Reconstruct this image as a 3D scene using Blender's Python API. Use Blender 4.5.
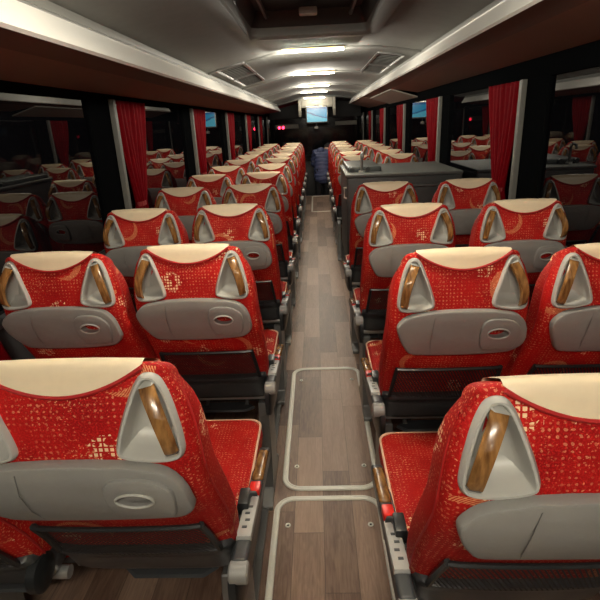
import bpy, bmesh, math, random
from mathutils import Vector, Matrix
random.seed(4)
C = bpy.context.scene.collection
for o in list(bpy.data.objects): bpy.data.objects.remove(o)
H = 1.5                                   # eye height; the aisle floor is z = 0

# ---------------------------------------------------------------- camera
yaw, pit, rol, FPX = 0.044, 0.3435, -0.0455, 495.0
fw = Vector((-math.sin(yaw)*math.cos(pit), math.cos(yaw)*math.cos(pit), -math.sin(pit)))
rt = Vector((math.cos(yaw), math.sin(yaw), 0)); up = rt.cross(fw)
cr, sr = math.cos(rol), math.sin(rol)
r2 = rt*cr+up*sr; u2 = -rt*sr+up*cr
cam = bpy.data.objects.new('camera', bpy.data.cameras.new('camera')); C.objects.link(cam)
M = Matrix((r2, u2, -fw)).transposed().to_4x4(); M.translation = (0, 0, H)
cam.matrix_world = M
cam.data.sensor_width = 36; cam.data.lens = FPX/600*36; cam.data.clip_start = .02
bpy.context.scene.camera = cam

# ---------------------------------------------------------------- world, exposure
w = bpy.data.worlds.new('night'); bpy.context.scene.world = w; w.use_nodes = True
w.node_tree.nodes['Background'].inputs[0].default_value = (.02, .025, .04, 1)
w.node_tree.nodes['Background'].inputs[1].default_value = .15
vs = bpy.context.scene.view_settings
vs.view_transform = 'Standard'; vs.look = 'None'; vs.gamma = 1; vs.use_curve_mapping = False
vs.exposure = 0.9
LAMP_W = 13.0        # watts of each ceiling light bar
BAR_Y = [-2.2, -0.5, 1.25, 3.95, 5.75, 7.65, 9.15, 11.3]

# ---------------------------------------------------------------- materials
class NT:
    def __init__(s, name):
        m = bpy.data.materials.new(name); m.use_nodes = True; s.m = m; s.t = m.node_tree
        s.b = s.t.nodes['Principled BSDF']
    def n(s, ty, **k):
        x = s.t.nodes.new(ty)
        for a, v in k.items(): setattr(x, a, v)
        return x
    def l(s, a, b): s.t.links.new(a, b)
    def put(s, sock, v):
        if isinstance(v, (int, float)): sock.default_value = v
        elif isinstance(v, tuple): sock.default_value = v
        else: s.l(v, sock)
    def ma(s, op, a, b=0.0, c=None, clamp=False):
        x = s.n('ShaderNodeMath', operation=op); x.use_clamp = clamp
        s.put(x.inputs[0], a); s.put(x.inputs[1], b)
        if c is not None: s.put(x.inputs[2], c)
        return x.outputs[0]
    def mix(s, f, a, b):
        x = s.n('ShaderNodeMix', data_type='RGBA'); s.put(x.inputs[0], f)
        s.put(x.inputs[6], a if not isinstance(a, tuple) else a[:3]+(1,)); s.put(x.inputs[7], b if not isinstance(b, tuple) else b[:3]+(1,))
        return x.outputs[2]
    def noise(s, vec, scale, detail=2):
        x = s.n('ShaderNodeTexNoise'); x.inputs['Scale'].default_value = scale; x.inputs['Detail'].default_value = detail
        if vec is not None: s.l(vec, x.inputs['Vector'])
        return x.outputs[0]
    def bump(s, h, st, dist=.002):
        x = s.n('ShaderNodeBump'); x.inputs['Strength'].default_value = st; x.inputs['Distance'].default_value = dist
        s.l(h, x.inputs['Height']); s.l(x.outputs[0], s.b.inputs['Normal'])

def simple(name, col, rough=.5, metal=0, spec=.5, coat=0, noise=.06, nscale=30, bump=0):
    k = NT(name); b = k.b
    tc = k.n('ShaderNodeTexCoord').outputs['Object']
    nz = k.noise(tc, nscale, 3)
    f = k.ma('MULTIPLY_ADD', nz, noise*2, 1-noise)
    mm = k.n('ShaderNodeMix', data_type='RGBA', blend_type='MULTIPLY'); mm.inputs[0].default_value = 1
    mm.inputs[6].default_value = (*col, 1)
    cb = k.n('ShaderNodeCombineColor'); [k.l(f, cb.inputs[i]) for i in range(3)]
    k.l(cb.outputs[0], mm.inputs[7]); k.l(mm.outputs[2], b.inputs['Base Color'])
    b.inputs['Roughness'].default_value = rough; b.inputs['Metallic'].default_value = metal
    b.inputs['Specular IOR Level'].default_value = spec; b.inputs['Coat Weight'].default_value = coat
    if bump: k.bump(nz, bump)
    return k.m

def emit(name, col, st):
    k = NT(name); k.b.inputs['Base Color'].default_value = (*col, 1)
    k.b.inputs['Emission Color'].default_value = (*col, 1); k.b.inputs['Emission Strength'].default_value = st
    return k.m

def fabric():
    k = NT('red_velour_moquette')
    tc = k.n('ShaderNodeTexCoord')
    s = k.n('ShaderNodeSeparateXYZ'); k.l(tc.outputs['Object'], s.inputs[0])
    nn = k.n('ShaderNodeSeparateXYZ'); k.l(tc.outputs['Normal'], nn.inputs[0])
    x, y, z = s.outputs; nx = k.ma('GREATER_THAN', k.ma('ABSOLUTE', nn.outputs[0]), .72); nz = k.ma('GREATER_THAN', k.ma('ABSOLUTE', nn.outputs[2]), .72)
    mf = lambda f, a, b: k.ma('ADD', k.ma('MULTIPLY', k.ma('SUBTRACT', 1.0, f), a), k.ma('MULTIPLY', f, b))
    rnd = k.n('ShaderNodeObjectInfo').outputs['Random']
    u = k.ma('ADD', mf(nx, x, y), k.ma('MULTIPLY', rnd, 7.3)); v = k.ma('ADD', mf(nz, z, y), k.ma('MULTIPLY', rnd, 3.1))
    cv = k.n('ShaderNodeCombineXYZ'); k.l(u, cv.inputs[0]); k.l(v, cv.inputs[1]); P = cv.outputs[0]
    def cell(a, size): return k.ma('SUBTRACT', k.ma('FRACT', k.ma('DIVIDE', a, size)), .5)
    def vor(scale, off):
        mp = k.n('ShaderNodeVectorMath', operation='ADD'); k.l(P, mp.inputs[0]); mp.inputs[1].default_value = (off, off*.7, 0)
        t = k.n('ShaderNodeTexVoronoi', voronoi_dimensions='2D'); t.inputs['Scale'].default_value = scale
        k.l(mp.outputs[0], t.inputs['Vector'])
        d = k.n('ShaderNodeVectorMath', operation='SUBTRACT'); k.l(mp.outputs[0], d.inputs[0]); k.l(t.outputs['Position'], d.inputs[1])
        sp = k.n('ShaderNodeSeparateXYZ'); k.l(d.outputs[0], sp.inputs[0])
        sc = k.n('ShaderNodeSeparateColor'); k.l(t.outputs['Color'], sc.inputs[0])
        ln = k.n('ShaderNodeVectorMath', operation='LENGTH'); k.l(d.outputs[0], ln.inputs[0])
        return sp.outputs[0], sp.outputs[1], ln.outputs['Value'], sc.outputs
    A = k.ma
    # fine dots in rows
    du = cell(u, .0105); dv = cell(v, .0105)
    r = A('SQRT', A('ADD', A('MULTIPLY', du, du), A('MULTIPLY', dv, dv)))
    n1 = k.noise(P, 16, 1); n2 = k.noise(P, 150, 0)
    dots = A('MULTIPLY', A('LESS_THAN', r, A('MULTIPLY_ADD', n2, .66, -.17)), A('MULTIPLY_ADD', n1, 4.0, -1.45, clamp=True))
    # square clusters
    cx, cy, cl, cc = vor(6.5, 3.0)
    inr = A('LESS_THAN', A('ADD', cl, A('MULTIPLY', n2, .03)), A('MULTIPLY_ADD', cc[0], .022, .026))
    su = A('ABSOLUTE', cell(u, .0095)); sv = A('ABSOLUTE', cell(v, .0095))
    sq = A('LESS_THAN', A('MAXIMUM', su, sv), .33)
    gate = A('GREATER_THAN', k.noise(P, 60, 0), .47)
    clus = A('MULTIPLY', A('MULTIPLY', inr, sq), A('MULTIPLY', gate, A('GREATER_THAN', cc[1], .35)))
    # feathered crescents
    ex, ey, el, ec = vor(4.2, 11.0)
    ang = A('ARCTAN2', ey, ex)
    rot = A('MULTIPLY', ec[0], 6.28)
    side = A('COSINE', A('SUBTRACT', ang, rot))
    rad = A('MULTIPLY_ADD', ec[1], .02, .042)
    wid = A('MULTIPLY_ADD', side, .009, .001)
    ring = A('LESS_THAN', A('ABSOLUTE', A('SUBTRACT', el, rad)), wid)
    teeth = A('GREATER_THAN', A('SINE', A('ADD', A('MULTIPLY', ang, 60.0), A('MULTIPLY', el, 1500.0))), -.2)
    cres = A('MULTIPLY', A('MULTIPLY', ring, teeth), A('GREATER_THAN', ec[2], .15))
    base = k.mix(k.ma('MULTIPLY_ADD', k.noise(P, 9, 3), 2.0, -.5, clamp=True), (.24, .0025, .004), (.50, .010, .008))
    fib = k.noise(P, 330, 2)
    base = k.mix(A('MULTIPLY_ADD', fib, 3.2, -1.45, clamp=True), base, (.60, .018, .016))
    fleck = A('MULTIPLY', A('GREATER_THAN', k.noise(P, 210, 1), .655), A('MULTIPLY_ADD', k.noise(P, 12, 1), 3.0, -1.1, clamp=True))
    base = k.mix(A('MULTIPLY', fleck, .8), base, (.85, .45, .22))
    c = k.mix(A('MULTIPLY', dots, .5), base, (.85, .36, .18))
    c = k.mix(A('MULTIPLY', cres, .5), c, (.85, .48, .20))
    c = k.mix(A('MULTIPLY', clus, .92), c, (.90, .68, .40))
    k.l(c, k.b.inputs['Base Color'])
    k.b.inputs['Roughness'].default_value = .62; k.b.inputs['Specular IOR Level'].default_value = .16
    k.b.inputs['Sheen Weight'].default_value = .0; k.b.inputs['Sheen Tint'].default_value = (1, .5, .4, 1)
    k.bump(k.noise(tc.outputs['Object'], 420, 1), .5, .002)
    return k.m

def wood_floor():
    k = NT('plank_vinyl'); A = k.ma
    s = k.n('ShaderNodeSeparateXYZ'); tc = k.n('ShaderNodeNewGeometry'); k.l(tc.outputs['Position'], s.inputs[0])
    x, y, z = s.outputs
    px = A('DIVIDE', A('ADD', x, .0135), .118); idx = A('FLOOR', px)
    sh = A('FRACT', A('MULTIPLY', A('SINE', A('MULTIPLY', idx, 12.99)), 437.5))
    py = A('ADD', A('DIVIDE', y, .62), A('MULTIPLY', sh, 3.7)); idy = A('FLOOR', py)
    rnd = A('FRACT', A('MULTIPLY', A('SINE', A('ADD', A('MULTIPLY', idx, 7.13), A('MULTIPLY', idy, 3.77))), 91.7))
    ex = A('MULTIPLY', A('SUBTRACT', .5, A('ABSOLUTE', A('SUBTRACT', A('FRACT', px), .5))), .118)
    ey = A('MULTIPLY', A('SUBTRACT', .5, A('ABSOLUTE', A('SUBTRACT', A('FRACT', py), .5))), .62)
    seam = A('LESS_THAN', A('MINIMUM', ex, ey), .0014)
    cv = k.n('ShaderNodeCombineXYZ'); k.l(A('MULTIPLY', x, 9.0), cv.inputs[0]); k.l(A('MULTIPLY', y, 1.3), cv.inputs[1]); k.l(A('MULTIPLY', rnd, 31.0), cv.inputs[2])
    g1 = k.noise(cv.outputs[0], 2.2, 6); 
    cv2 = k.n('ShaderNodeCombineXYZ'); k.l(A('MULTIPLY', x, 90.0), cv2.inputs[0]); k.l(A('MULTIPLY', y, 5.0), cv2.inputs[1]); k.l(rnd, cv2.inputs[2])
    g2 = k.noise(cv2.outputs[0], 1.6, 4)
    rings = A('SINE', A('MULTIPLY', g1, 60.0))
    f = A('ADD', A('ADD', A('MULTIPLY', rnd, .60), A('MULTIPLY', g1, .45)), A('ADD', A('MULTIPLY', g2, .5), A('MULTIPLY', rings, .06)))
    f = A('SUBTRACT', f, .46, clamp=True)
    c = k.mix(f, (.12, .068, .048), (.46, .31, .225))
    c = k.mix(A('MULTIPLY', seam, .6), c, (.04, .025, .018))
    k.l(c, k.b.inputs['Base Color'])
    k.b.inputs['Roughness'].default_value = .42; k.b.inputs['Specular IOR Level'].default_value = .4
    k.bump(g2, .25, .001)
    return k.m

def grip_wood():
    k = NT('grip_wood'); tc = k.n('ShaderNodeTexCoord').outputs['Object']
    mp = k.n('ShaderNodeMapping'); k.l(tc, mp.inputs[0]); mp.inputs['Scale'].default_value = (70, 20, 14); mp.inputs['Rotation'].default_value = (0, .35, 0)
    n = k.noise(mp.outputs[0], 1.5, 6)
    c = k.mix(k.ma('MULTIPLY_ADD', n, 2.4, -.7, clamp=True), (.10, .040, .012), (.38, .19, .06)); k.l(c, k.b.inputs['Base Color'])
    k.b.inputs['Roughness'].default_value = .25; k.b.inputs['Coat Weight'].default_value = .15
    return k.m

def net_mat():
    k = NT('pocket_net'); A = k.ma
    s = k.n('ShaderNodeSeparateXYZ'); k.l(k.n('ShaderNodeTexCoord').outputs['Object'], s.inputs[0])
    a = A('MULTIPLY', A('ADD', s.outputs[0], A('MULTIPLY', s.outputs[2], .55)), 620.0)
    b = A('MULTIPLY', s.outputs[2], 900.0)
    hole = A('MULTIPLY', A('GREATER_THAN', A('SINE', a), -.35), A('GREATER_THAN', A('SINE', b), -.55))
    tr = k.n('ShaderNodeBsdfTransparent'); mx = k.n('ShaderNodeMixShader')
    k.b.inputs['Base Color'].default_value = (.012, .012, .013, 1); k.b.inputs['Roughness'].default_value = .6
    k.l(hole, mx.inputs[0]); k.l(k.b.outputs[0], mx.inputs[1]); k.l(tr.outputs[0], mx.inputs[2])
    k.l(mx.outputs[0], k.t.nodes['Material Output'].inputs[0]); return k.m

def curtain_mat():
    k = NT('curtain_red'); k.b.inputs['Base Color'].default_value = (.3, .004, .01, 1)
    k.b.inputs['Specular IOR Level'].default_value = .08; k.b.inputs['Roughness'].default_value = .8; k.b.inputs['Sheen Weight'].default_value = .0
    tc = k.n('ShaderNodeTexCoord').outputs['Object']; n = k.noise(tc, 25, 2)
    k.l(k.mix(n, (.13, .001, .004), (.22, .002, .007)), k.b.inputs['Base Color']); return k.m

def screen_mat():
    k = NT('screen_map'); A = k.ma; tc = k.n('ShaderNodeTexCoord').outputs['Generated']
    s = k.n('ShaderNodeSeparateXYZ'); k.l(tc, s.inputs[0]); u, v = s.outputs[0], s.outputs[2]
    n = k.noise(tc, 3.5, 3)
    land = A('GREATER_THAN', A('ADD', A('MULTIPLY', n, .6), A('SUBTRACT', .75, v)), A('MULTIPLY_ADD', u, .55, .32))
    water = A('LESS_THAN', A('ABSOLUTE', A('SUBTRACT', A('ADD', v, A('MULTIPLY', u, .45)), A('ADD', .55, A('MULTIPLY', n, .25)))), .05)
    bar = A('GREATER_THAN', v, .86)
    c = k.mix(land, (.02, .42, .72), (.12, .66, .85)); c = k.mix(water, c, (.01, .13, .34)); c = k.mix(bar, c, (.01, .2, .5))
    k.b.inputs['Base Color'].default_value = (0, 0, 0, 1); k.l(c, k.b.inputs['Emission Color']); k.b.inputs['Emission Strength'].default_value = .36
    k.b.inputs['Roughness'].default_value = .2
    return k.m

MT = dict(
 fabric=fabric(), floor=wood_floor(), grip=grip_wood(), net=net_mat(), curtain=curtain_mat(), screen=screen_mat(),
 leather=simple('cream_leather', (.80, .66, .46), .36, noise=.05, nscale=60, bump=.08),
 grey=simple('grey_plastic', (.43, .425, .39), .42, noise=.05),
 dgrey=simple('table_plastic', (.25, .245, .23), .40, noise=.05),
 mgrey=simple('switch_grey', (.34, .335, .315), .42),
 black=simple('black_plastic', (.016, .018, .019), .36, spec=.5),
 charcoal=simple('charcoal_plastic', (.045, .049, .053), .32),
 alu=simple('aluminium', (.55, .55, .53), .32, metal=.7),
 trim=simple('hatch_trim', (.74, .72, .64), .4, metal=.1),
 steel=simple('grey_metal', (.22, .22, .215), .35, metal=.6),
 redb=simple('red_button', (.75, .02, .01), .35),
 piping=simple('red_piping', (.40, .012, .012), .5), cpipe=simple('cream_piping', (.75, .5, .34), .6),
 ceil=simple('ceiling_textile', (.165, .168, .155), .85, noise=.10, nscale=18, bump=.2),
 rackunder=simple('rack_underside', (.25, .15, .105), .6, noise=.06, nscale=8),
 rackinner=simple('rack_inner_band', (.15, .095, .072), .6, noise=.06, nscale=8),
 racklip=simple('rack_lip', (.88, .87, .81), .35, spec=.6, noise=.02),
 wall=simple('wall_carpet', (.03, .03, .032), .9), glassdark=None,
 frame=simple('window_frame', (.004, .0045, .005), .7, spec=.0),
 pillar=simple('pillar_trim', (.17, .17, .15), .6), tie=simple('curtain_tie', (.3, .02, .02), .6),
 galley=simple('galley_grey', (.055, .062, .062), .42, noise=.12, nscale=9), galleytop=simple('galley_top', (.09, .098, .095), .55, noise=.2, nscale=14),
 header=simple('header_cream', (.30, .285, .24), .6), dash=simple('dash_black', (.01, .01, .011), .5),
 jacket=simple('navy_nylon', (.075, .095, .21), .55, noise=.2, nscale=14), trouser=simple('black_cloth', (.008, .008, .01), .85),
 skin=simple('skin', (.55, .33, .24), .5), hat=simple('grey_hat', (.03, .03, .035), .9), shoe=simple('shoe', (.02, .018, .016), .5),
 hole=simple('hole_black', (.004, .004, .004), .9), glare=emit('lamp_warm', (1, .72, .30), 3.2), cool=emit('lamp_white', (1, .93, .74), 14), redlamp=emit('red_indicator', (1, .02, .06), 6),
)
def glass_night(nm='night_window_glass', ro=.012):
    k = NT(nm); b = k.b
    b.inputs['Base Color'].default_value = (.003, .003, .004, 1); b.inputs['Roughness'].default_value = ro; b.inputs['IOR'].default_value = 1.75
    return k.m
MT['glassdark'] = glass_night(); MT['windscreen'] = glass_night('windscreen_glass', .10); MT['windscreen'].node_tree.nodes['Principled BSDF'].inputs['IOR'].default_value = 1.4

# ---------------------------------------------------------------- mesh helpers
def obj(name, bm, mat, parent=None, smooth=True, angle=40):
    me = bpy.data.meshes.new(name)
    bmesh.ops.recalc_face_normals(bm, faces=bm.faces)
    bm.to_mesh(me); bm.free(); me.materials.append(mat)
    if smooth:
        for p in me.polygons: p.use_smooth = True
        try: me.set_sharp_from_angle(angle=math.radians(angle))
        except Exception: pass
    o = bpy.data.objects.new(name, me); C.objects.link(o); o.parent = parent
    return o
def tag(o, label, cat, group=None):
    o['label'] = label; o['category'] = cat
    if group: o['group'] = group
    return o
def empty(name, loc=(0, 0, 0)):
    o = bpy.data.objects.new(name, None); o.empty_display_size = .1; C.objects.link(o); o.location = loc; return o
def struct(o): o['kind'] = 'structure'; return o
def box(bm, a, b, bev=0, seg=2, mat=None):
    r = bmesh.ops.create_cube(bm, size=1); vs_ = r['verts']
    for v in vs_:
        v.co = Vector([(a[i]+b[i])/2+v.co[i]*(b[i]-a[i]) for i in range(3)])
    if bev:
        es = list({e for v in vs_ for e in v.link_edges})
        rr = bmesh.ops.bevel(bm, geom=es, offset=bev, segments=seg, affect='EDGES', profile=.6)
        vs_ = list({v for f in rr['faces'] for v in f.verts} | {v for v in vs_ if v.is_valid})
    if mat is not None:
        for v in vs_: v.co = mat @ v.co
    return vs_
def bx(a, b, bev=0, seg=2, mat=None):
    bm = bmesh.new(); box(bm, a, b, bev, seg, mat); return bm
def tube(bm, pts, r, n=8, closed=False, flat=None):
    pts = [Vector(p) for p in pts]; N = len(pts); rings = []; ref = Vector((0, 0, 1))
    for i, p in enumerate(pts):
        if closed: t = (pts[(i+1) % N]-pts[i-1]).normalized()
        else: t = (pts[min(i+1, N-1)]-pts[max(i-1, 0)]).normalized()
        rf = ref if abs(t.dot(ref)) < .95 else Vector((1, 0, 0))
        a = t.cross(rf).normalized(); b = a.cross(t).normalized()
        rr = r[i] if isinstance(r, (list, tuple)) else r
        fa = flat if flat else 1
        rings.append([bm.verts.new(p+a*rr*math.cos(q*2*math.pi/n)+b*rr*fa*math.sin(q*2*math.pi/n)) for q in range(n)])
    for i in range(N if closed else N-1):
        A_, B_ = rings[i], rings[(i+1) % N]
        for q in range(n): bm.faces.new((A_[q], A_[(q+1) % n], B_[(q+1) % n], B_[q]))
    if not closed:
        bm.faces.new(rings[0][::-1]); bm.faces.new(rings[-1])
    return bm
def loft(bm, rings, caps=(True, True)):
    R = [[bm.verts.new(p) for p in r] for r in rings]; n = len(R[0])
    for i in range(len(R)-1):
        for q in range(n): bm.faces.new((R[i][q], R[i][(q+1) % n], R[i+1][(q+1) % n], R[i+1][q]))
    if caps[0]: bm.faces.new(R[0][::-1])
    if caps[1]: bm.faces.new(R[-1])
    return bm
def interp(tab, z):
    if z <= tab[0][0]: return tab[0][1:]
    for a, b in zip(tab, tab[1:]):
        if z <= b[0]:
            t = (z-a[0])/(b[0]-a[0]); return tuple(a[i]+(b[i]-a[i])*t for i in range(1, len(a)))
    return tab[-1][1:]
def smooth_poly(pts, it=2):
    for _ in range(it):
        q = []
        for i, p in enumerate(pts):
            n = pts[(i+1) % len(pts)]
            q += [tuple(.75*a+.25*b for a, b in zip(p, n)), tuple(.25*a+.75*b for a, b in zip(p, n))]
        pts = q
    return pts
def scale_poly(pts, s, c=None):
    if c is None: c = tuple(sum(p[i] for p in pts)/len(pts) for i in range(2))
    return [(c[0]+(p[0]-c[0])*s, c[1]+(p[1]-c[1])*s) for p in pts]
def inset_poly(pts, d):
    """move every point inward by d"""
    n = len(pts); out = []
    ar = sum(pts[i][0]*pts[(i+1) % n][1]-pts[(i+1) % n][0]*pts[i][1] for i in range(n))
    s = 1 if ar > 0 else -1
    for i in range(n):
        a, b = Vector(pts[i-1]), Vector(pts[(i+1) % n]); t = (b-a)
        t = t.normalized() if t.length > 1e-9 else Vector((1, 0))
        nrm = Vector((-t.y, t.x))*s; out.append((pts[i][0]+nrm.x*d, pts[i][1]+nrm.y*d))
    return out

# ---------------------------------------------------------------- the bus body
YB, YF = -2.6, 13.3      # rear bulkhead, windscreen
YS = 10.85               # end of the raised aisle floor, steps down to the front platform
XW = 1.17
struct(obj('floor', bx((-XW, YB, -.05), (XW, YS, 0)), MT['floor']))
struct(obj('floor_front', bx((-XW, YS, -.40), (XW, YF, -.35)), MT['wall']))
struct(obj('trim_1', bx((-XW, YS-.02, -.35), (XW, YS+.01, .004), .003), MT['steel']))
# ceiling: one curved shell, higher in the middle
prof = [(-1.25, .30), (-1.0, .345), (-.86, .36), (-.78, .375), (-.6, .415), (-.45, .45), (-.3, .485), (-.15, .5), (0, .505), (.15, .507), (.3, .507), (.45, .502), (.6, .485), (.78, .455), (.9, .44), (1.05, .42), (1.25, .37)]
hx0, hx1, hy0, hy1 = -.37, .33, 2.0, 3.30       # roof hatch
def ceil_z(x): return H+interp(prof, x)[0]
def ceiling():
    bm = bmesh.new()
    xs = sorted(set([p[0] for p in prof]+[hx0, hx1])); ys = [YB, -1, hy0, hy1, 5, 7, 9, 11, YF]
    G = {(i, j): bm.verts.new((x, y, ceil_z(x))) for i, x in enumerate(xs) for j, y in enumerate(ys)}
    for i in range(len(xs)-1):
        for j in range(len(ys)-1):
            if xs[i] >= hx0-1e-6 and xs[i+1] <= hx1+1e-6 and ys[j] == hy0: continue
            bm.faces.new((G[i, j], G[i+1, j], G[i+1, j+1], G[i, j+1]))
    o = obj('ceiling', bm, MT['ceil']); m = o.modifiers.new('t', 'SOLIDIFY'); m.thickness = .03; m.offset = 1
    return struct(o)
ceiling()
# rear bulkhead and front wall
struct(obj('wall_rear', bx((-1.25, YB-.05, -.05), (1.25, YB, 2.0)), MT['wall']))
struct(obj('wall_front', bx((-1.25, YF, -.4), (1.25, YF+.05, .72)), MT['wall']))
struct(obj('window_1', bx((-1.2, YF, .72), (1.2, YF+.03, 1.78)), MT['windscreen'], smooth=False))
struct(obj('trim_2', bx((-1.25, YF-.02, 1.60), (1.25, YF+.05, 2.0), .01), MT['dash']))
for s, nm in ((-1, 'left'), (1, 'right')):
    struct(obj('wall_'+nm, bx((s*XW, YB, -.4) if s > 0 else (-XW-.05, YB, -.4), (XW+.05, YF, .86) if s > 0 else (-XW, YF, .86)), MT['wall']))
    hz = 1.655 if s < 0 else 1.665
    struct(obj('wall_header_'+nm, bx((min(s*(XW-.015), s*(XW+.05)), YB, hz), (max(s*(XW-.015), s*(XW+.05)), YF, 1.99), .004), MT['frame']))
    struct(obj('baseboard_'+nm, bx((min(s*XW, s*(XW-.07)), YB, 0), (max(s*XW, s*(XW-.07)), YS, .16), .015), MT['charcoal']))
    struct(obj('trim_sill_'+nm, bx((min(s*(XW-.03), s*(XW+.03)), YB, .85), (max(s*(XW-.03), s*(XW+.03)), YF, .885), .008), MT['charcoal']))
wn = 2
P0, DP = 2.95, 1.9
edges = [YB]+[P0+DP*k for k in range(-2, 6)]+[YF]
for s in (-1, 1):
    for a, b in zip(edges, edges[1:]):
        g = obj('window_%d' % wn, bx((min(s*XW, s*(XW+.02)), a, .86), (max(s*XW, s*(XW+.02)), b, 1.70)), MT['glassdark'], smooth=False); struct(g); wn += 1
tn = 3
for s in (-1, 1):
    for kk in range(-2, 6):
        y = P0+DP*kk
        struct(obj('trim_%d' % tn, bx((min(s*(XW-.018), s*(XW+.01)), y-.27, .87), (max(s*(XW-.018), s*(XW+.01)), y, 1.67), .004), MT['frame'])); tn += 1
        struct(obj('trim_%d' % tn, bx((min(s*(XW-.045), s*XW), y, .87), (max(s*(XW-.045), s*XW), y+.045, 1.67), .01), MT['pillar'])); tn += 1

# seat rails along the aisle
for i, (s, nm) in enumerate(((-1, 'left'), (1, 'right'))):
    bm = bmesh.new(); xc = s*.272+.015
    box(bm, (xc-.018, YB+.3, 0), (xc+.018, YS-.1, .012), .003); box(bm, (xc-.018, YB+.3, .01), (xc-.010, YS-.1, .020)); box(bm, (xc+.010, YB+.3, .01), (xc+.018, YS-.1, .020))
    struct(obj('trim_rail_'+nm, bm, MT['steel']))

# floor hatches
def rrect(x0, y0, x1, y1, r, n=8):
    out = []
    for cx, cy, a0 in ((x1-r, y1-r, 0), (x0+r, y1-r, 90), (x0+r, y0+r, 180), (x1-r, y0+r, 270)):
        for i in range(n+1):
            a = math.radians(a0+90*i/n); out.append((cx+r*math.cos(a), cy+r*math.sin(a)))
    return out
def floor_hatch(x0, y0, x1, y1, label, screws=True, r=.085):
    t = tag(empty('floor_hatch', ((x0+x1)/2, (y0+y1)/2, 0)), label, 'hatch', 'access hatches in the aisle floor'); cx, cy = (x0+x1)/2, (y0+y1)/2
    bm = bmesh.new(); w_ = .026
    O, I = rrect(x0-cx, y0-cy, x1-cx, y1-cy, r), rrect(x0-cx+w_, y0-cy+w_, x1-cx-w_, y1-cy-w_, r-w_)
    prof_ = []
    for f, z in ((0, .0), (.08, .006), (.3, .0065), (.36, .0045), (.64, .0045), (.7, .0065), (.92, .006), (1, .0)):
        prof_.append([(a[0]+(b[0]-a[0])*f, a[1]+(b[1]-a[1])*f, z+.001) for a, b in zip(O, I)])
    loft(bm, prof_, (False, False)); obj('hatch_trim', bm, MT['trim'], t)
    bm = bmesh.new(); f = bm.faces.new([bm.verts.new((p[0], p[1], .001)) for p in I]); r_ = bmesh.ops.extrude_face_region(bm, geom=[f]); bmesh.ops.translate(bm, verts=[v for v in r_['geom'] if isinstance(v, bmesh.types.BMVert)], vec=(0, 0, .0015))
    obj('hatch_panel', bm, MT['floor'], t)
    if screws:
        for sx in (x0+.062, x1-.062):
            for sy in (y0+.16, y1-.16):
                bm = bmesh.new()
                ring = lambda r0, z: [(sx-cx+r0*math.cos(a*math.pi/8), sy-cy+r0*math.sin(a*math.pi/8), z) for a in range(16)]
                loft(bm, [ring(.0115, .002), ring(.0105, .006), ring(.0065, .006), ring(.0045, .0032)], (False, False))
                so = obj('screw_cup', bm, MT['trim'], t)
                bm = bmesh.new(); bm.faces.new([bm.verts.new(p) for p in ring(.0062, .0034)]); obj('screw_hole', bm, MT['hole'], so)
floor_hatch(-.195, 1.735, .238, 2.868, 'long wood-grain floor hatch with white metal rim, fully in view in the aisle')
floor_hatch(-.218, .50, .232, 1.700, 'wood-grain floor hatch with white metal rim at the bottom edge of the photo')
floor_hatch(-.115, 8.80, .315, 10.75, 'far floor hatch with light rim at the feet of the person', False, .05)

# luggage racks
def rack(s, pts, name, label):
    """pts: (|x|, height over eye) from wall to lip top"""
    t = tag(empty(name, (0, 0, H)), label, 'luggage rack')
    y0, y1 = YB+.05, 11.2
    (xo, zo), (xm, zm), (xb, zb), (xt, zt) = pts
    def strip(a, b, th, y0=y0, y1=y1, n=14, wob=0):
        bm = bmesh.new(); rings = []
        d = Vector((b[0]-a[0], b[1]-a[1])).normalized(); nn = Vector((-d.y, d.x))*th
        for j in range(n+1):
            y = y0+(y1-y0)*j/n
            rings.append([(s*p[0], y, p[1]) for p in ((a[0], a[1]), (b[0], b[1]), (b[0]+nn.x, b[1]+nn.y), (a[0]+nn.x, a[1]+nn.y))])
        return loft(bm, rings)
    obj('underside_panel', strip((xm, zm), (xo, zo), .012, y1=(11.2 if s < 0 else 6.0)), MT['rackunder'], t)
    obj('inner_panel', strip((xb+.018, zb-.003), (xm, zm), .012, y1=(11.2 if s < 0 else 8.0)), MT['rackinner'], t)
    if s > 0:
        obj('grey_end_panel', strip((xm, zm-.01), (xo, zo-.05), .012, y0=6.0, y1=8.2), MT['header'], t)
        obj('end_panel', strip((xb, zb), (xo, zo-.03), .012, y0=8.2), MT['rackunder'], t)
    obj('lip', strip((xt, zt), (xb, zb), .014), MT['racklip'], t)
    bm = bmesh.new(); tube(bm, [(s*(xt+.004), y0, zt+.002), (s*(xt+.004), y1, zt+.002)], .006, 8); obj('lip_edge', bm, MT['alu'], t)
    # compartment floor and inner profile against the ceiling
    bm = bx((min(s*(xt+.03), s*1.14), y0, zb+.02), (max(s*(xt+.03), s*1.14), y1, zb+.03)); obj('compartment_floor', bm, MT['dash'], t)
    bm = bmesh.new(); zc = interp(prof, s*(xt+.02))[0]
    box(bm, (min(s*(xt+.0), s*(xt+.035)), y0, zc-.028), (max(s*(xt), s*(xt+.035)), y1, zc+.004), .006); obj('upper_profile', bm, MT['pillar'], t)
rack(-1, ((1.15, .195), (.85, .228), (.72, .250), (.780, .338)), 'luggage_rack', 'long luggage rack with bright white lip along the left side')
rack(1, ((1.15, .262), (.85, .313), (.72, .340), (.780, .428)), 'luggage_rack', 'long luggage rack with bright white lip along the right side')

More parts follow.
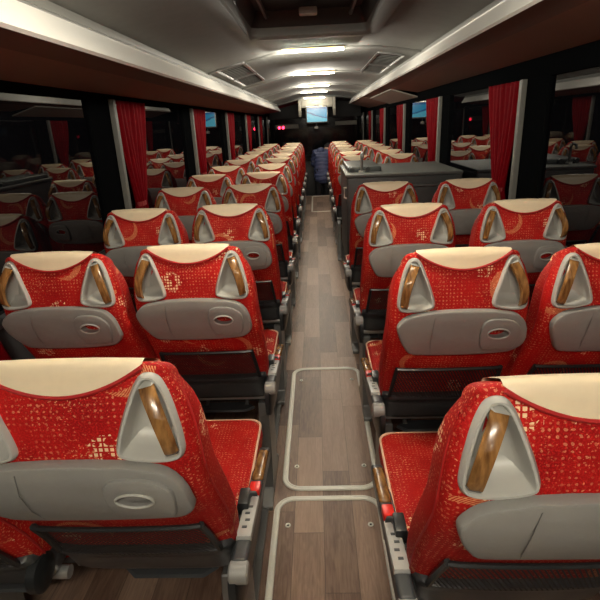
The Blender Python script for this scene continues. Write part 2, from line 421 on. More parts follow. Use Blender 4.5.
# roof hatch
t = tag(empty('roof_hatch', ((hx0+hx1)/2, (hy0+hy1)/2, ceil_z(0))), 'dark roof hatch recess with grey frame at the top of the photo', 'roof hatch')
cx, cy = (hx0+hx1)/2, (hy0+hy1)/2; W, L = (hx1-hx0)/2, (hy1-hy0)/2
bm = bmesh.new()
def rr3(w_, l_, z, r): return [(p[0], p[1], z) for p in rrect(-w_, -l_, w_, l_, r, 5)]
loft(bm, [rr3(W+.07, L+.07, -.004, .09), rr3(W+.065, L+.065, -.024, .09), rr3(W+.02, L+.02, -.028, .07), rr3(W-.005, L-.005, -.012, .05), rr3(W-.012, L-.012, .03, .05)], (False, False)); obj('hatch_frame', bm, MT['ceil'], t)
bm = bmesh.new(); loft(bm, [rr3(W-.012, L-.012, .03, .05), rr3(W-.05, L-.05, .11, .05)], (False, True)); obj('hatch_lid', bm, MT['dash'], t)
obj('hatch_handle', bx((-.05, .42, .05), (.05, .47, .09), .01), MT['grey'], t)
bm = bmesh.new()
for sx in (-1, 1): tube(bm, [(sx*.24, -L+.1, .07), (sx*.24, L-.1, .07)], .012, 6)
obj('hatch_rail', bm, MT['charcoal'], t)

# ceiling light bars
for i, y in enumerate(BAR_Y):
    z = ceil_z(0)
    pw = LAMP_W*{0: .5, 1: 2.1, 2: 1.15, 6: .8, 7: .3}.get(i, 1.0)
    where = {3: 'nearest lit ceiling bar, just beyond the roof hatch', 4: 'second lit ceiling bar beyond the roof hatch', 5: 'third lit ceiling bar, halfway to the screen',
             6: 'fourth lit ceiling bar, shortly before the screen', 7: 'lit ceiling bar right above the map screen'}.get(i, 'lit ceiling bar overhead near the camera')
    t = tag(empty('ceiling_light', (0, y, z)), 'warm white '+where, 'ceiling light', 'light bars along the ceiling')
    obj('housing', bx((-.225, -.05, -.010), (.225, .06, .006), .004), MT['header'], t)
    obj('warm_tube', bx((-.222, -.046, -.020), (.222, -.008, -.008), .005), MT['glare'], t)
    obj('white_tube', bx((-.222, -.004, -.026), (.222, .036, -.008), .006), MT['cool'], t)
    bm = bmesh.new()                             # seam rib that carries the bar across the ceiling
    pts = [p for p in prof if -.79 <= p[0] <= .79]
    tube(bm, [(p[0], .045, H+p[1]-z-.002) for p in pts], .013, 8); obj('rib', bm, MT['ceil'], t)
    for dx in (-.15, 0, .15):
        ld = bpy.data.lights.new('bar_light', 'POINT'); ld.shadow_soft_size = .03; ld.energy = pw/3; ld.color = (1, .92, .78)
        lo = bpy.data.objects.new('bar_light', ld); C.objects.link(lo); lo.parent = t; lo.location = (dx, .01, -.065)

# ceiling vents
def vent(x0, x1, y0, y1, s, label):
    t = tag(empty('ceiling_vent', ((x0+x1)/2, (y0+y1)/2, ceil_z((x0+x1)/2))), label, 'ceiling vent', 'slatted vents in the ceiling sides')
    z0, z1 = ceil_z(x0), ceil_z(x1); cx, cy, cz = t.location
    ang = -math.atan2(z1-z0, x1-x0)
    R_ = Matrix.Rotation(ang, 4, 'Y'); w_ = (x1-x0)/2; l_ = (y1-y0)/2
    for a, b in ((-l_, -.02), (.02, l_)):
        bm = bmesh.new()
        loft(bm, [[(p[0], p[1], z) for p in rrect(-w_+g, a+g, w_-g, b-g, .02, 3)] for g, z in ((0, .0), (.0, -.012), (.018, -.014), (.02, -.004))], (False, False))
        bm.transform(R_); obj('vent_frame', bm, MT['steel'], t)
        bm = bmesh.new(); box(bm, (-w_+.02, a+.02, -.004), (w_-.02, b-.02, -.002)); bm.transform(R_); bk = obj('vent_backing', bm, MT['hole'], t)
        bm = bmesh.new(); n = 9
        for k in range(n):
            yy = a+.03+(b-a-.06)*k/(n-1); box(bm, (-w_+.02, yy-.012, -.011), (w_-.02, yy+.006, -.008))
        bm.transform(R_); obj('vent_slats', bm, MT['ceil'], t)
vent(-.72, -.50, 3.95, 5.55, -1, 'slatted vent panel in the ceiling above the left luggage rack')
vent(.50, .72, 4.3, 5.9, 1, 'slatted vent panel in the ceiling above the right luggage rack')

# ---------------------------------------------------------------- coach seat
YPT = [(.46, .232), (.54, .197), (.61, .158), (.69, .117), (.755, .078), (.81, .042), (.86, .010), (.90, -.010), (.94, -.021), (1.0, -.026), (1.06, -.020), (1.10, -.011), (1.155, .0)]
def yp(z): return interp(YPT, z)[0]
LV = [(.54, .205, .05), (.62, .214, .06), (.72, .216, .068), (.85, .216, .072), (.95, .212, .070), (1.0, .210, .067), (1.04, .205, .063), (1.08, .197, .058), (1.11, .186, .053), (1.128, .174, .049)]
def lev(t):
    """t in 0..1 body, 1..2 dome -> z, w, d, yc"""
    if t <= 1:
        z = .54+(1.128-.54)*t; w_, d = interp(LV, z); return z, w_, d, yp(z)+d
    ph = (t-1)*math.pi/2; z = 1.128+.024*math.sin(ph); c = math.cos(ph)
    return z, .174*(.86+.14*max(c, 0)**.8), .049*(.60+.40*max(c, 0)**.8), yp(1.128)+.049
NS = 4.5
def y_rear(x, z):
    if z > 1.128: z = 1.128
    w_, d = interp(LV, z); q = min(abs(x)/w_, .995)
    return yp(z)+d-d*(1-q**NS)**(1/NS)
def shear(p):
    x, y, z = p                       # the top of the headrest falls away forward of its rear crest
    k = min(max((z-1.02)/.09, 0), 1); return (x, y, z-.52*k*max(0, y-.004)+.004*k*(1-min(1, (x/.15)**2)))
def body_bm():
    rings = []; N = 56
    for t in [i/26 for i in range(27)]+[1+.999*math.sin(j/9*math.pi/2) for j in range(1, 10)]:
        z, w_, d, yc = lev(t); r = []
        for q in range(N):
            a = 2*math.pi*q/N; c, s = math.cos(a), math.sin(a)
            r.append((w_*math.copysign(abs(c)**(2/NS), c), yc+d*math.copysign(abs(s)**(2/NS), s), z))
        rings.append([shear(p) for p in r])
    return loft(bmesh.new(), rings)
TRI0 = [(.137, 1.134), (.156, 1.130), (.171, 1.105), (.183, 1.065), (.190, 1.025), (.192, .994), (.180, .982), (.140, .984), (.098, .992), (.084, 1.002), (.090, 1.030), (.106, 1.075), (.124, 1.120)]
TRI = smooth_poly(TRI0, 2)
OV = [(.105+.032*math.cos(a*math.pi/12), .918+.017*math.sin(a*math.pi/12)) for a in range(24)]
def slab(outline, y0, y1, bev=0, sx=1, yfun=None):
    yf = yfun or (lambda x, z: yp(z))
    bm = bmesh.new()
    levels = [(0, y1)] if not bev else [(0, y1), (0, y0+bev), (bev*.3, y0+bev*.3), (bev, y0)]
    rings = []
    for ins, yy in levels:
        p = inset_poly(outline, ins) if ins else outline
        rings.append([(sx*q[0], yf(q[0], q[1])+yy, q[1]) for q in p])
    return loft(bm, rings)
def boolean(target, cutter):
    m = target.modifiers.new('b', 'BOOLEAN'); m.operation = 'DIFFERENCE'; m.solver = 'EXACT'; m.object = cutter
    bpy.context.view_layer.update()
    dg = bpy.context.evaluated_depsgraph_get(); me = bpy.data.meshes.new_from_object(target.evaluated_get(dg))
    target.modifiers.clear(); target.data = me; bpy.data.objects.remove(cutter)
    for p in me.polygons: p.use_smooth = True
    try: me.set_sharp_from_angle(angle=math.radians(40))
    except Exception: pass
def extr_cut(outline, y0, y1, sx=1):
    bm = bmesh.new(); loft(bm, [[(sx*p[0], yp(p[1])+y0, p[1]) for p in outline], [(sx*p[0], yp(p[1])+y1, p[1]) for p in outline]]); return obj('cutter', bm, MT['grey'])

def make_seat(name, aisle):
    """seat facing +y, origin on the floor under the top of the backrest; the aisle seat carries the armrest on its +x side"""
    t = empty(name)
    body = obj('backrest', body_bm(), MT['fabric'], t)
    for sx in (1, -1): boolean(body, extr_cut(inset_poly(TRI, .004), -.05, .052, sx))
    # piping round the cap and down the shoulders
    bm = bmesh.new()
    XM = .137
    def zb(x): return 1.098+.048*(abs(x)/XM)**2
    cap_edge = []
    for i in range(25):
        x = -XM+2*XM*i/24
        z = min(zb(x), 1.15); cap_edge.append(shear((x, y_rear(x, z)-.0045, z-.001)))
    tube(bm, cap_edge, .004, 6)
    for sx in (1, -1):
        sh = []
        for i in range(14):
            z = 1.105-.54*i/13; w_, d = interp(LV, min(z, 1.128)); sh.append(shear((sx*w_*.995, yp(min(z, 1.128))+d*.62, z)))
        tube(bm, sh, .003, 6)
    obj('piping', bm, MT['piping'], body)
    # cream head cover
    bm = bmesh.new(); G = []; NC, NP = 33, 26
    ts = [i/800 for i in range(550, 801)]+[1+j/200 for j in range(1, 200)]
    for i in range(NC):
        x = -XM+2*XM*i/(NC-1); zf = .99+.13*(abs(x)/XM)**4
        rear, front = [], []
        for tt in ts:
            z, w_, d, yc = lev(tt)
            if w_ <= abs(x)*1.0001: break
            h_ = d*(1-(abs(x)/w_)**NS)**(1/NS)
            if z >= zb(x): rear.append(Vector((x, yc-h_, z)))
            if z >= zf: front.append(Vector((x, yc+h_, z)))
        if rear and zb(x) < 1.128:
            w_, d = interp(LV, zb(x)); rear[0] = Vector((x, yp(zb(x))+d-d*(1-(abs(x)/w_)**NS)**(1/NS), zb(x)))
        if not rear: rear = [Vector((x, front[-1].y-.01, front[-1].z))]
        poly = rear+front[::-1]
        L_ = [0]
        for a, b in zip(poly, poly[1:]): L_.append(L_[-1]+(b-a).length)
        col = []
        for q in range(NP):
            s_ = L_[-1]*q/(NP-1); k = 0
            while k < len(L_)-2 and L_[k+1] < s_: k += 1
            den = L_[k+1]-L_[k]; f = (s_-L_[k])/den if den > 1e-9 else 0
            col.append(poly[k].lerp(poly[k+1], min(f, 1)))
        G.append(col)
    V = [[bm.verts.new(shear(p)) for p in c] for c in G]
    for i in range(NC-1):
        for j in range(NP-1): bm.faces.new((V[i][j], V[i+1][j], V[i+1][j+1], V[i][j+1]))
    bm.normal_update()
    cen = Vector((0, yp(1.1)+.052, 1.08))
    for v in bm.verts:
        n = v.normal
        if n.dot(v.co-cen) < 0: n = -n
        v.co += n*.0055
    cap = obj('head_cover', bm, MT['leather'], t, angle=80)
    # grab handles: surround, dish and wooden grip on both sides
    for sx in (1, -1):
        bm = bmesh.new(); rings = []
        for ins, dy in ((-.002, .012), (-.002, -.006), (.002, -.012), (.006, -.012), (.009, -.006), (.012, .018), (.020, .036), (.032, .042)):
            p = inset_poly(TRI, ins); rings.append([(sx*q[0], (y_rear(o[0], o[1]) if dy < .0 or ins < 0 else yp(o[1])+max(0, y_rear(o[0], o[1])-yp(o[1]))*.7)+dy, q[1]) for q, o in zip(p, TRI)])
        loft(bm, rings, (False, True))
        sr_ = obj('handle_surround', bm, MT['grey'], t, angle=50)
        # grip: flat bowed bar from the inner top to the outer bottom corner
        bm = bmesh.new(); rings = []; NB = 12
        for i in range(NB+1):
            f = i/NB; x = .141+(.174-.141)*f+.010*math.sin(f*math.pi); z = 1.116+(.996-1.116)*f
            y = min(y_rear(x, z), yp(z)+.03)-.003-.022*math.sin(f*math.pi)**.7
            wd = .0145*(1-.12*f); th = .008
            dx, dz = Vector((.174-.141, .996-1.116)).normalized(); nx_, nz_ = -dz, dx
            rings.append([(sx*(x+nx_*a), y+b, z+nz_*a) for a, b in ((-wd, 0), (-wd*.7, -th), (wd*.7, -th), (wd, 0), (wd*.7, th*.7), (-wd*.7, th*.7))])
        loft(bm, rings); obj('wooden_grip', bm, MT['grip'], sr_, angle=60)
        for f0 in (0.0, 1.0):
            bm = bmesh.new()
            i = 0 if f0 == 0 else NB
            r_ = rings[i]; c_ = Vector([sum(p[k] for p in r_)/6 for k in range(3)])
            c2 = c_+Vector((0, .016, .006 if f0 == 0 else -.004)); big = 1.18
            loft(bm, [[tuple(c_+(Vector(p)-c_)*big+Vector((0, -.001, 0))) for p in r_], [tuple(c2+(Vector(p)-c_)*big*1.1) for p in r_]])
            obj('grip_mount', bm, MT['grey'], sr_)
    # folding table
    TB0 = [(-.145, .980), (-.07, .990), (.07, .990), (.145, .980), (.170, .968), (.190, .940), (.197, .890), (.192, .868), (.172, .846), (.150, .836), (.06, .828), (-.06, .828), (-.135, .832), (-.155, .842), (-.184, .895), (-.196, .935), (-.192, .950), (-.172, .970)]
    TB = smooth_poly(TB0, 1)
    tb = obj('folding_table', slab(TB, -.024, -.002, .007), MT['dgrey'], t)
    boolean(tb, extr_cut(OV, -.06, .01))
    bm = bmesh.new()
    PD = smooth_poly([(.060, .965), (.13, .965), (.158, .950), (.174, .930), (.165, .865), (.150, .853), (.08, .850), (.062, .862), (.050, .915)], 2)
    A_, B_, C_, D_ = PD, inset_poly(PD, .004), None, None
    sub = obj('latch_plate', slab(PD, -.030, -.020, .005), MT['dgrey'], tb); boolean(sub, extr_cut(OV, -.06, .01))
    bm = bmesh.new(); tube(bm, [(p[0], yp(p[1])-.0305, p[1]) for p in OV], .0025, 6, True); obj('finger_hole_rim', bm, MT['grey'], tb)
    bm = bmesh.new()
    for xx, x2 in ((-.085, -.100),): tube(bm, [(xx, yp(.975)-.0243, .975), (xx-.006, yp(.93)-.0243, .93), (xx-.006, yp(.88)-.0243, .88), (xx, yp(.845)-.0238, .845)], .0010, 5)
    obj('panel_seam', bm, MT['steel'], tb)
    # magazine net
    NT0 = [(-.180, .748), (.180, .748), (.184, .70), (.190, .628), (-.190, .628), (-.184, .70)]
    bm = bmesh.new(); nx_, nz_ = 16, 5; V = []
    for j in range(nz_+1):
        z = .752-.142*j/nz_; r_ = []
        for i in range(nx_+1):
            hw = .172+.012*j/nz_; x = -hw+2*hw*i/nx_
            r_.append(bm.verts.new((x, yp(z)-.008-.016*math.sin(math.pi*i/nx_)**.5*(.5+.5*j/nz_), z)))
        V.append(r_)
    for j in range(nz_):
        for i in range(nx_): bm.faces.new((V[j][i], V[j][i+1], V[j+1][i+1], V[j+1][i]))
    top = [v.co.copy() for v in V[0]]; side = [[r_[0].co.copy() for r_ in V], [r_[-1].co.copy() for r_ in V]]
    net = obj('magazine_net', bm, MT['net'], t)
    bm = bmesh.new(); tube(bm, top, .0055, 6); tube(bm, [p+Vector((0, .002, 0)) for p in side[0]], .0075, 6); tube(bm, [p+Vector((0, .002, 0)) for p in side[1]], .0075, 6); obj('net_frame', bm, MT['black'], net)
    # black shell under the backrest
    bm = bmesh.new(); rings = []
    for z, w_, y0, y1 in ((.478, .180, .235, .31), (.484, .200, .212, .32), (.50, .206, .200, .32), (.56, .209, .172, .31), (.584, .208, .160, .30), (.592, .208, .146, .30), (.612, .207, .138, .29), (.622, .206, .152, .28)):
        r_ = []
        for q in range(32):
            a = 2*math.pi*q/32; c, s = math.cos(a), math.sin(a)
            r_.append((w_*math.copysign(abs(c)**(.35), c), (y0+y1)/2+(y1-y0)/2*math.copysign(abs(s)**.4, s), z))
        rings.append(r_)
    sh = obj('back_shell', loft(bm, rings), MT['charcoal'], t, angle=50)
    # cushion
    bm = bmesh.new(); rings = []
    for z, dx, dy in ((.44, -.02, -.02), (.45, -.004, -.004), (.48, 0, 0), (.505, -.002, 0), (.522, -.008, -.008), (.531, -.02, -.02), (.534, -.05, -.06)):
        x_, ya, yb = .210+dx, .31-dy, .80+dy
        rings.append([(p[0], p[1], z) for p in rrect(-x_, ya, x_, yb, .045, 6)])
    cu = obj('cushion', loft(bm, rings), MT['fabric'], t, angle=60)
    bm = bmesh.new(); tube(bm, [(p[0], p[1], .521) for p in rrect(-.205, .316, .205, .794, .04, 6)], .004, 6, True); obj('piping', bm, MT['cpipe'], cu)
    obj('cushion_pan', bx((-.19, .37, .365), (.19, .77, .43), .02), MT['charcoal'], t)
    # frame: cross tubes, pedestal leg
    for cy_, cz_ in ((.265, .462), (.62, .38)):
        bm = bmesh.new(); tube(bm, [(-.218, cy_, cz_), (.218, cy_, cz_)], .017, 10); obj('cross_tube', bm, MT['alu'], t)
    bm = bmesh.new()
    lx = .178 if aisle else -.06
    th = .022
    side_pts = [(.22, .45), (.46, .40), (.46, .36), (.40, .30), (.395, .05), (.47, .024), (.47, .0), (.12, .0), (.12, .024), (.20, .05), (.225, .25), (.21, .40)]
    loft(bm, [[(lx-th, p[0], p[1]) for p in side_pts], [(lx+th, p[0], p[1]) for p in side_pts]]); bmesh.ops.bevel(bm, geom=list(bm.edges), offset=.004, segments=1, affect='EDGES')
    obj('leg', bm, MT['steel'], t, angle=30)
    # footrest for the passenger behind
    for ax in (-.09, .09):
        bm = bmesh.new(); tube(bm, [(ax, .37, .42), (ax, .35, .40), (ax, .32, .385)], .009, 8); fr = obj('footrest_arm', bm, MT['steel'], t)
    bm = bmesh.new(); PR = [(-.125, .0), (-.09, -.014), (.09, -.014), (.125, .0), (.09, .016), (-.09, .016)]
    loft(bm, [[(p[0], .315+p[1]*1.6, .367) for p in PR], [(p[0]*1.03, .31+p[1]*2.2, .375) for p in PR], [(p[0]*.98, .31+p[1]*2, .384) for p in PR]]); obj('footrest_bar', bm, MT['charcoal'], t)
    # recliner housing in black
    bm = bmesh.new()
    def disc(x0, x1, y, z, r, n=20):
        loft(bm, [[(xx, y+rr*math.cos(a*2*math.pi/n), z+rr*math.sin(a*2*math.pi/n)) for a in range(n)] for xx, rr in ((x0, r*.8), (x0+.004, r), (x1-.004, r), (x1, r*.8))])
    if aisle:
        # outer side cover
        SC = smooth_poly([(.09, .49), (.12, .45), (.30, .405), (.56, .39), (.64, .42), (.66, .47), (.60, .512), (.30, .56), (.12, .60), (.085, .57)], 2)
        bm2 = bmesh.new(); loft(bm2, [[(.206, p[0], p[1]) for p in SC], [(.222, p[0], p[1]) for p in SC], [(.227, p[0], p[1]) for p in inset_poly(SC, .008)]]); ar = obj('side_cover', bm2, MT['black'], t, angle=45)
        sl = -math.atan2(.09, .50)
        R_ = Matrix.Translation((.228, .12, .575)) @ Matrix.Rotation(sl, 4, 'X')
        arm = obj('armrest', bx((-.018, .0, -.012), (.018, .545, .028), .010, 3, R_), MT['charcoal'], t)
        obj('wooden_trim', bx((-.0165, .335, .018), (.0165, .515, .036), .012, 3, R_), MT['grip'], arm)
        obj('switch_panel', bx((-.0185, .07, .015), (.0185, .245, .038), .007, 2, R_), MT['mgrey'], arm)
        obj('chrome_rim', bx((-.0178, .325, .014), (.0178, .528, .026), .008, 2, R_), MT['alu'], arm)
        obj('release_button', bx((-.014, .255, .018), (.016, .305, .044), .006, 2, R_), MT['redb'], arm)
        bm3 = bmesh.new()
        for q in range(4): box(bm3, (-.008+.004*(q % 2), .10+.028*q, .0375), (.004+.004*(q % 2), .108+.028*q, .0392), 0, 1, R_)
        obj('switch_marks', bm3, MT['charcoal'], arm)
        disc(.206, .250, .115, .578, .024); kb = obj('pivot_knob', bm, MT['dgrey'], t)
        bm4 = bmesh.new(); tube(bm4, [(.19, .30, .55), (.205, .33, .575), (.226, .345, .592), (.240, .352, .585)], .012, 6, flat=.35); bl = obj('seat_belt', bm4, MT['black'], t)
        obj('belt_buckle', bx((.198, .30, .560), (.226, .36, .600), .005), MT['black'], bl)
    else:
        disc(-.214, -.185, .190, .545, .045); obj('hinge_cover', bm, MT['black'], t)
        bm = bmesh.new(); disc(.185, .214, .190, .545, .045); obj('hinge_cover', bm, MT['black'], t)
        bm4 = bmesh.new(); tube(bm4, [(.15, .28, .54), (.18, .33, .56), (.185, .36, .55)], .012, 6, flat=.35); obj('seat_belt', bm4, MT['black'], t)
    return t

protoA = make_seat('coach_seat', True); protoB = make_seat('coach_seat', False)
def tree(o):
    out = [o]
    for c in o.children: out += tree(c)
    return out
def copy_tree(o, parent=None, mirror=False, depth=0):
    c = o.copy(); C.objects.link(c); c.parent = parent
    for ch in list(o.children): copy_tree(ch, c, mirror, depth+1)
    return c
ORD = {1: 'nearest', 2: 'second', 3: 'third', 4: 'fourth', 5: 'fifth', 6: 'sixth', 7: 'seventh', 8: 'eighth', 9: 'ninth', 10: 'tenth', 11: 'eleventh', 12: 'twelfth'}
used = {True: False, False: False}
def seat(x, y, side, aisle, row, rows_word, group):
    p = protoA if aisle else protoB
    if not used[aisle]: o = p; used[aisle] = True
    else: o = copy_tree(p)
    o.location = (x, y, 0); o.scale = (1 if row == 1 else .94, 1, 1)
    if side > 0:
        for c in o.children:
            if c.name.split('.')[0] in ('armrest', 'side_cover', 'pivot_knob', 'seat_belt', 'leg', 'hinge_cover'): c.scale = (-1, 1, 1)
    o['label'] = rows_word; o['category'] = 'coach seat'; o['group'] = group
    return o
RNG = random.Random(2)
for row in range(1, 13):
    for side in (-1, 1):
        if side > 0 and row in (5, 6): continue
        for aisle in (True, False):
            if side < 0: y = -.10+.8*row; x = -.410 if aisle else -.826
            else: y = -.263+.8*row; x = .398 if aisle else (.828 if row == 2 else .874)
            if side > 0 and row == 1: y = .605; x = .384 if aisle else .842
            if side < 0 and row == 1: x = -.425 if aisle else -.868
            if side < 0 and not aisle: y -= .04
            if row > 6 and side > 0 and aisle: x += .004*(row-6)
            y += 0 if row < 3 else RNG.uniform(-.012, .012)
            sn = 'left' if side < 0 else 'right'; cn = 'aisle' if aisle else 'window'
            if row == 1: wd = 'red patterned coach seat nearest the camera in the %s %s column, cream head cover' % (sn, cn)
            elif side < 0: wd = 'red patterned coach seat, %s row from the camera in the left %s column' % (ORD[row], cn)
            elif row < 5: wd = 'red patterned coach seat, %s row from the camera in the right %s column' % (ORD[row], cn)
            elif row == 7: wd = 'red patterned coach seat directly beyond the grey galley unit, right %s column' % cn
            else: wd = 'red patterned coach seat, %s row beyond the grey galley unit, right %s column' % (ORD[row-6], cn)
            seat(x, y, side, aisle, row, wd, 'coach seats in the %s %s column' % (sn, cn))

# ---------------------------------------------------------------- galley unit
g = tag(empty('galley_unit', (0, 0, 0)), 'tall dark grey galley cabinet with tap, standing between red seats right of the aisle', 'cabinet')
gx0, gx1, gy0, gy1, gz = .232, 1.12, 3.93, 4.86, 1.085
obj('body', bx((gx0, gy0, .36), (gx1, gy1, gz), .018, 3), MT['galley'], g)
obj('plinth', bx((gx0+.07, gy0+.08, 0), (gx1, gy1-.05, .37)), MT['dash'], g)
bm = bmesh.new(); box(bm, (gx0-.008, gy0-.010, gz-.004), (gx1, gy1+.004, gz+.020), .008, 3); obj('worktop', bm, MT['galleytop'], g)
bm = bmesh.new(); box(bm, (gx0+.02, gy0+.20, gz+.015), (.52, gy1-.02, gz+.060), .012, 3); obj('raised_shelf', bm, MT['galley'], g)
bm = bmesh.new()
loft(bm, [[(x, gy0-dd, z) for x, z in inset_poly(rrect(.42, .52, 1.04, 1.02, .04, 5), ii)] for ii, dd in ((0, -.004), (0, .010), (.006, .014), (.020, .014), (.026, .006), (.028, -.004))], (False, False)); obj('rear_panel_frame', bm, MT['galley'], g)
bm = bmesh.new(); tube(bm, [(.36, gy0+.15, gz+.02), (.36, gy0+.15, gz+.15), (.36, gy0+.12, gz+.175), (.36, gy0+.07, gz+.165), (.36, gy0+.06, gz+.14)], .011, 8); tp = obj('tap', bm, MT['steel'], g)
bm = bmesh.new(); tube(bm, [(.36, gy0+.15, gz+.018), (.36, gy0+.15, gz+.035)], .025, 12); obj('tap_base', bm, MT['alu'], tp)
for kx in (.285, .41):
    bm = bmesh.new(); tube(bm, [(kx, gy0+.195, gz+.040), (kx, gy0+.175, gz+.040)], .020, 14); obj('knob', bm, MT['black'], g)
bm = bmesh.new(); tube(bm, [(gx0-.006, gy0+.02, gz-.08), (gx0-.018, gy0+.05, gz-.08), (gx0-.018, gy0+.05, gz-.16), (gx0-.006, gy0+.02, gz-.16)], .007, 8); obj('pull_handle', bm, MT['trim'], g)

# ---------------------------------------------------------------- curtains
def curtain(s, k, label, dy=0, zl=.80, fl=.17):
    ya, yb = P0+DP*k+.02+dy, P0+DP*k+.50+dy
    x0 = s*(XW-.043); t = tag(empty('curtain', (x0, ya, 0)), label, 'curtain', 'red curtains on the %s windows' % ('left' if s < 0 else 'right'))
    bm = bmesh.new(); nz_, ny_ = 26, 44; V = []
    zt, ztie = 1.665, 1.06
    for j in range(nz_+1):
        z = zt+(zl-zt)*j/nz_
        if z > ztie: f = (zt-z)/(zt-ztie); wd = .50-(.50-.10)*f**1.7; yc = .26-.06*f
        else: f = (ztie-z)/(ztie-zl); wd = .10+fl*f**.8; yc = .20-.02*f
        amp = .010+.012*(1-abs(wd-.10)/.40)
        r_ = []
        for i in range(ny_+1):
            q = i/ny_; y = yc+(q-.5)*wd
            r_.append(bm.verts.new((s*(amp*math.sin(q*math.pi*2*7+k)+.004*math.sin(q*31+j*.3)), y, z)))
        V.append(r_)
    for j in range(nz_):
        for i in range(ny_): bm.faces.new((V[j][i], V[j][i+1], V[j+1][i+1], V[j+1][i]))
    o = obj('cloth', bm, MT['curtain'], t, angle=180); m = o.modifiers.new('t', 'SOLIDIFY'); m.thickness = .003
    bm = bmesh.new(); n = 20
    ring = lambda z, e: [(.023*e*math.cos(a*2*math.pi/n), .20+.058*e*math.sin(a*2*math.pi/n), z) for a in range(n)]
    loft(bm, [ring(ztie+.014, 1), ring(ztie+.014, 1.06), ring(ztie-.014, 1.06), ring(ztie-.014, 1)], (False, False)); obj('tie_band', bm, MT['tie'], t)
for s, sn in ((-1, 'left'), (1, 'right')):
    for k in range(-1, 5):
        pos = {-1: 'nearest the camera, beside the second row of seats', 0: 'beside the fourth row of seats', 1: 'next along, just before the sixth row' if s < 0 else 'next along, beside the grey galley unit', 2: 'third beyond the one by the fourth row of seats' if False else 'hanging in the middle of the bus', 3: 'second from the front end', 4: 'nearest the windscreen'}[k]
        curtain(s, k, 'red tied-back curtain on the %s windows, %s' % (sn, pos), *((.08, .70, .44) if (s, k) == (-1, -1) else (0, .80)))

# ---------------------------------------------------------------- front of the bus
t = tag(empty('ceiling_header', (.05, 11.55, H)), 'cream header frame under the ceiling, holding the screen', 'header')
obj('header_panel', bx((-.34, -.02, .30), (.34, .04, .50), .01), MT['header'], t)
for sx in (-1, 1): obj('side_post', bx((sx*.375-.03, -.04, .12), (sx*.375+.03, .05, .50), .012), MT['header'], t)
t = tag(empty('screen', (.045, 11.42, H+.15)), 'small flat screen showing a blue map, hung from the ceiling', 'screen')
obj('casing', bx((-.245, -.02, -.175), (.245, .03, .175), .02, 3), MT['steel'], t)
obj('display', bx((-.215, -.024, -.145), (.215, -.018, .145)), MT['screen'], t, smooth=False)
obj('hanger', bx((-.05, .03, .0), (.05, .10, .2), .01), MT['charcoal'], t)
bm = bmesh.new(); tube(bm, [(-.02, .01, -.16), (-.02, .03, -.22), (-.02, .03, -.24)], .012, 8); st = obj('camera_stem', bm, MT['steel'], t)
obj('camera_body', bx((-.06, .0, -.29), (.02, .06, -.235), .012), MT['grey'], st)  # driver camera, hung below the screen on the stem
for dx in (-.05, .05):
    bm = bmesh.new(); bmesh.ops.create_icosphere(bm, subdivisions=2, radius=.032); bm.transform(Matrix.Diagonal((1, .5, 1.15, 1)))
    o = tag(obj('red_lamp', bm, MT['redlamp']), ('left' if dx < 0 else 'right')+' one of the two glowing red lamps at the front left', 'lamp', 'pair of red indicator lamps'); o.location = (-.86+dx, 13.265, 1.40)
t = tag(empty('sun_blind', (0, 13.285, 1.40)), 'pale roller blind across the top of the windscreen', 'blind')
obj('blind_cloth', bx((-1.0, -.02, -.03), (-.42, .0, .07), .01), MT['header'], t)
obj('blind_roller', bx((.5, -.02, 0), (1.05, .0, .10), .01), MT['header'], t)
# dashboard and driver's seat
t = tag(empty('dashboard', (0, 12.9, -.35)), 'black dashboard below the dark windscreen', 'dashboard')
bm = bmesh.new(); pr = [(-.35, 0), (-.42, .75), (-.30, .95), (.30, 1.05), (.36, .98), (.36, 0)]
loft(bm, [[(-1.15, p[0], p[1]) for p in pr], [(1.15, p[0], p[1]) for p in pr]]); obj('dash_body', bm, MT['dash'], t)
bm = bmesh.new(); tube(bm, [(-.62+.21*math.cos(a*math.pi/14), -.52+.08*math.sin(a*math.pi/14), 1.02+.19*math.sin(a*math.pi/14)) for a in range(28)], .014, 8, True); obj('steering_wheel', bm, MT['black'], t)
t = tag(empty('driver_chair', (-.62, 11.85, -.35)), 'dark driver seat at the front left, facing the windscreen', 'seat')
obj('backrest', bx((-.25, -.08, .5), (.25, .06, 1.25), .06, 4), MT['dash'], t); obj('headrest', bx((-.14, -.07, 1.26), (.14, .03, 1.45), .04, 3), MT['dash'], t)
obj('cushion', bx((-.25, 0, .42), (.25, .5, .55), .05, 4), MT['dash'], t); obj('pedestal', bx((-.16, .05, 0), (.16, .4, .43), .02), MT['black'], t)

# ---------------------------------------------------------------- the person, leaning forward over a right-hand seat
def skin_mesh(name, V, E, Rr, mat, parent, root=0, sub=2):
    me = bpy.data.meshes.new(name); me.from_pydata(V, E, []); o = bpy.data.objects.new(name, me); C.objects.link(o)
    m = o.modifiers.new('s', 'SKIN'); m.use_smooth_shade = True
    sv = me.skin_vertices[0].data
    for i, r in enumerate(Rr): sv[i].radius = r if isinstance(r, tuple) else (r, r)
    sv[root].use_root = True
    o.modifiers.new('u', 'SUBSURF').levels = sub; o.modifiers['u'].render_levels = sub
    bpy.context.view_layer.update(); dg = bpy.context.evaluated_depsgraph_get()
    m2 = bpy.data.meshes.new_from_object(o.evaluated_get(dg)); bpy.data.objects.remove(o)
    m2.materials.clear(); m2.materials.append(mat)
    for p in m2.polygons: p.use_smooth = True
    o = bpy.data.objects.new(name, m2); C.objects.link(o); o.parent = parent; return o
pp = tag(empty('person', (.135, 11.15, -.35)), 'person in navy quilted jacket and dark cap bending over at the aisle end', 'person')
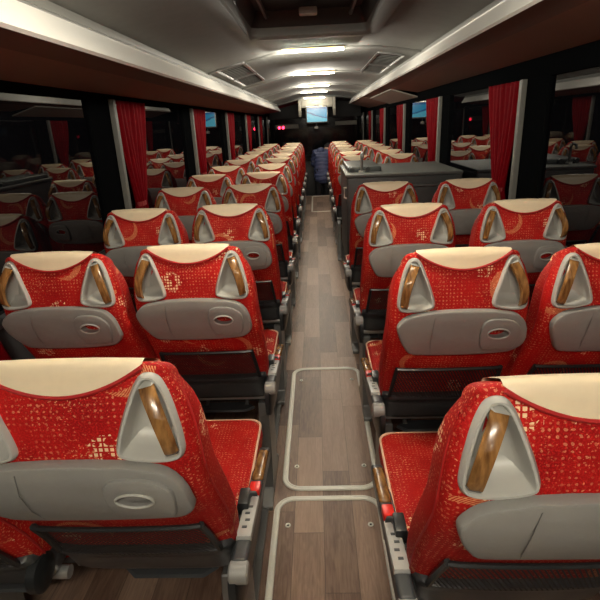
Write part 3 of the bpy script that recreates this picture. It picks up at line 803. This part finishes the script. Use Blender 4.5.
# joints: pelvis spine chest neck head | hips knees ankles toes | shoulders elbows wrists
BV = [(0, 0, .84), (0, .08, 1.00), (.02, .20, 1.17), (.07, .28, 1.22), (.11, .34, 1.25), (.14, .39, 1.30),
      (-.09, 0, .82), (-.10, .03, .46), (-.10, -.02, .08), (-.10, .13, .03), (.09, 0, .82), (.10, .04, .46), (.10, -.02, .08), (.10, .13, .03),
      (-.16, .20, 1.20), (-.20, .30, .98), (-.10, .46, .86), (.17, .20, 1.20), (.24, .34, 1.02), (.27, .52, .95)]
BE = [(0, 1), (1, 2), (2, 3), (3, 4), (4, 5), (0, 6), (6, 7), (7, 8), (8, 9), (0, 10), (10, 11), (11, 12), (12, 13), (2, 14), (14, 15), (15, 16), (2, 17), (17, 18), (18, 19)]
BR = [.105, .105, .11, .055, .085, .075, .085, .06, .042, .035, .085, .06, .042, .035, .06, .045, .03, .06, .045, .03]
skin_mesh('body', BV, BE, BR, MT['skin'], pp)
JV = [(0, -.03, .56), (0, .01, .82), (0, .12, 1.08), (.02, .20, 1.19), (.05, .235, 1.22), (-.15, .19, 1.20), (-.20, .30, .98), (-.12, .43, .88), (.17, .20, 1.20), (.24, .34, 1.02), (.265, .49, .96)]
JE = [(0, 1), (1, 2), (2, 3), (3, 4), (3, 5), (5, 6), (6, 7), (3, 8), (8, 9), (9, 10)]
jk = skin_mesh('jacket', JV, JE, [(.20, .15), (.20, .155), (.18, .155), (.165, .14), .09, .085, .068, .05, .085, .068, .05], MT['jacket'], pp, 0, 4)
# quilting: horizontal channels pressed into the cloth
for v in jk.data.vertices:
    ph = (v.co.z+.35*v.co.y)/.085; k_ = abs(math.sin(ph*math.pi)); v.co += v.normal*(.026*k_**.6-.010)
skin_mesh('hood', [(-.11, .12, 1.20), (-.04, .14, 1.26), (.05, .18, 1.27)], [(0, 1), (1, 2)], [(.08, .07), (.10, .085), (.085, .07)], MT['jacket'], jk)
skin_mesh('trousers', [(0, 0, .84), (-.09, 0, .80), (-.10, .03, .46), (-.10, -.01, .10), (.09, 0, .80), (.10, .04, .46), (.10, -.01, .10)], [(0, 1), (1, 2), (2, 3), (0, 4), (4, 5), (5, 6)], [.105, .095, .08, .07, .095, .08, .07], MT['trouser'], pp)
for sx in (-1, 1): obj('shoe', bx((sx*.10-.05, -.07, 0), (sx*.10+.05, .21, .09), .035, 3), MT['shoe'], pp)
bm = bmesh.new(); bmesh.ops.create_uvsphere(bm, u_segments=20, v_segments=12, radius=.100); bm.transform(Matrix.Translation((.145, .40, 1.325)) @ Matrix.Diagonal((1, 1.1, .82, 1))); obj('cap', bm, MT['hat'], pp)
bm = bmesh.new(); bmesh.ops.create_uvsphere(bm, u_segments=10, v_segments=8, radius=.024); bm.transform(Matrix.Translation((.06, .38, 1.27)) @ Matrix.Diagonal((.5, .9, 1.3, 1))); obj('ear', bm, MT['skin'], pp)
for sx, wv in ((-1, Vector((-.10, .46, .86))), (1, Vector((.27, .52, .95)))):
    for q in range(5):
        bm = bmesh.new(); dx = (q-2)*.018
        b0 = wv+Vector((dx*.6, .03, -.005)); L_ = (.05, .075, .082, .076, .06)[q if sx < 0 else 4-q]
        tube(bm, [b0, b0+Vector((dx*.4, L_*.6, -.006)), b0+Vector((dx*.45, L_*.95, -.03))], [.010, .009, .007], 8); obj('finger', bm, MT['skin'], pp)
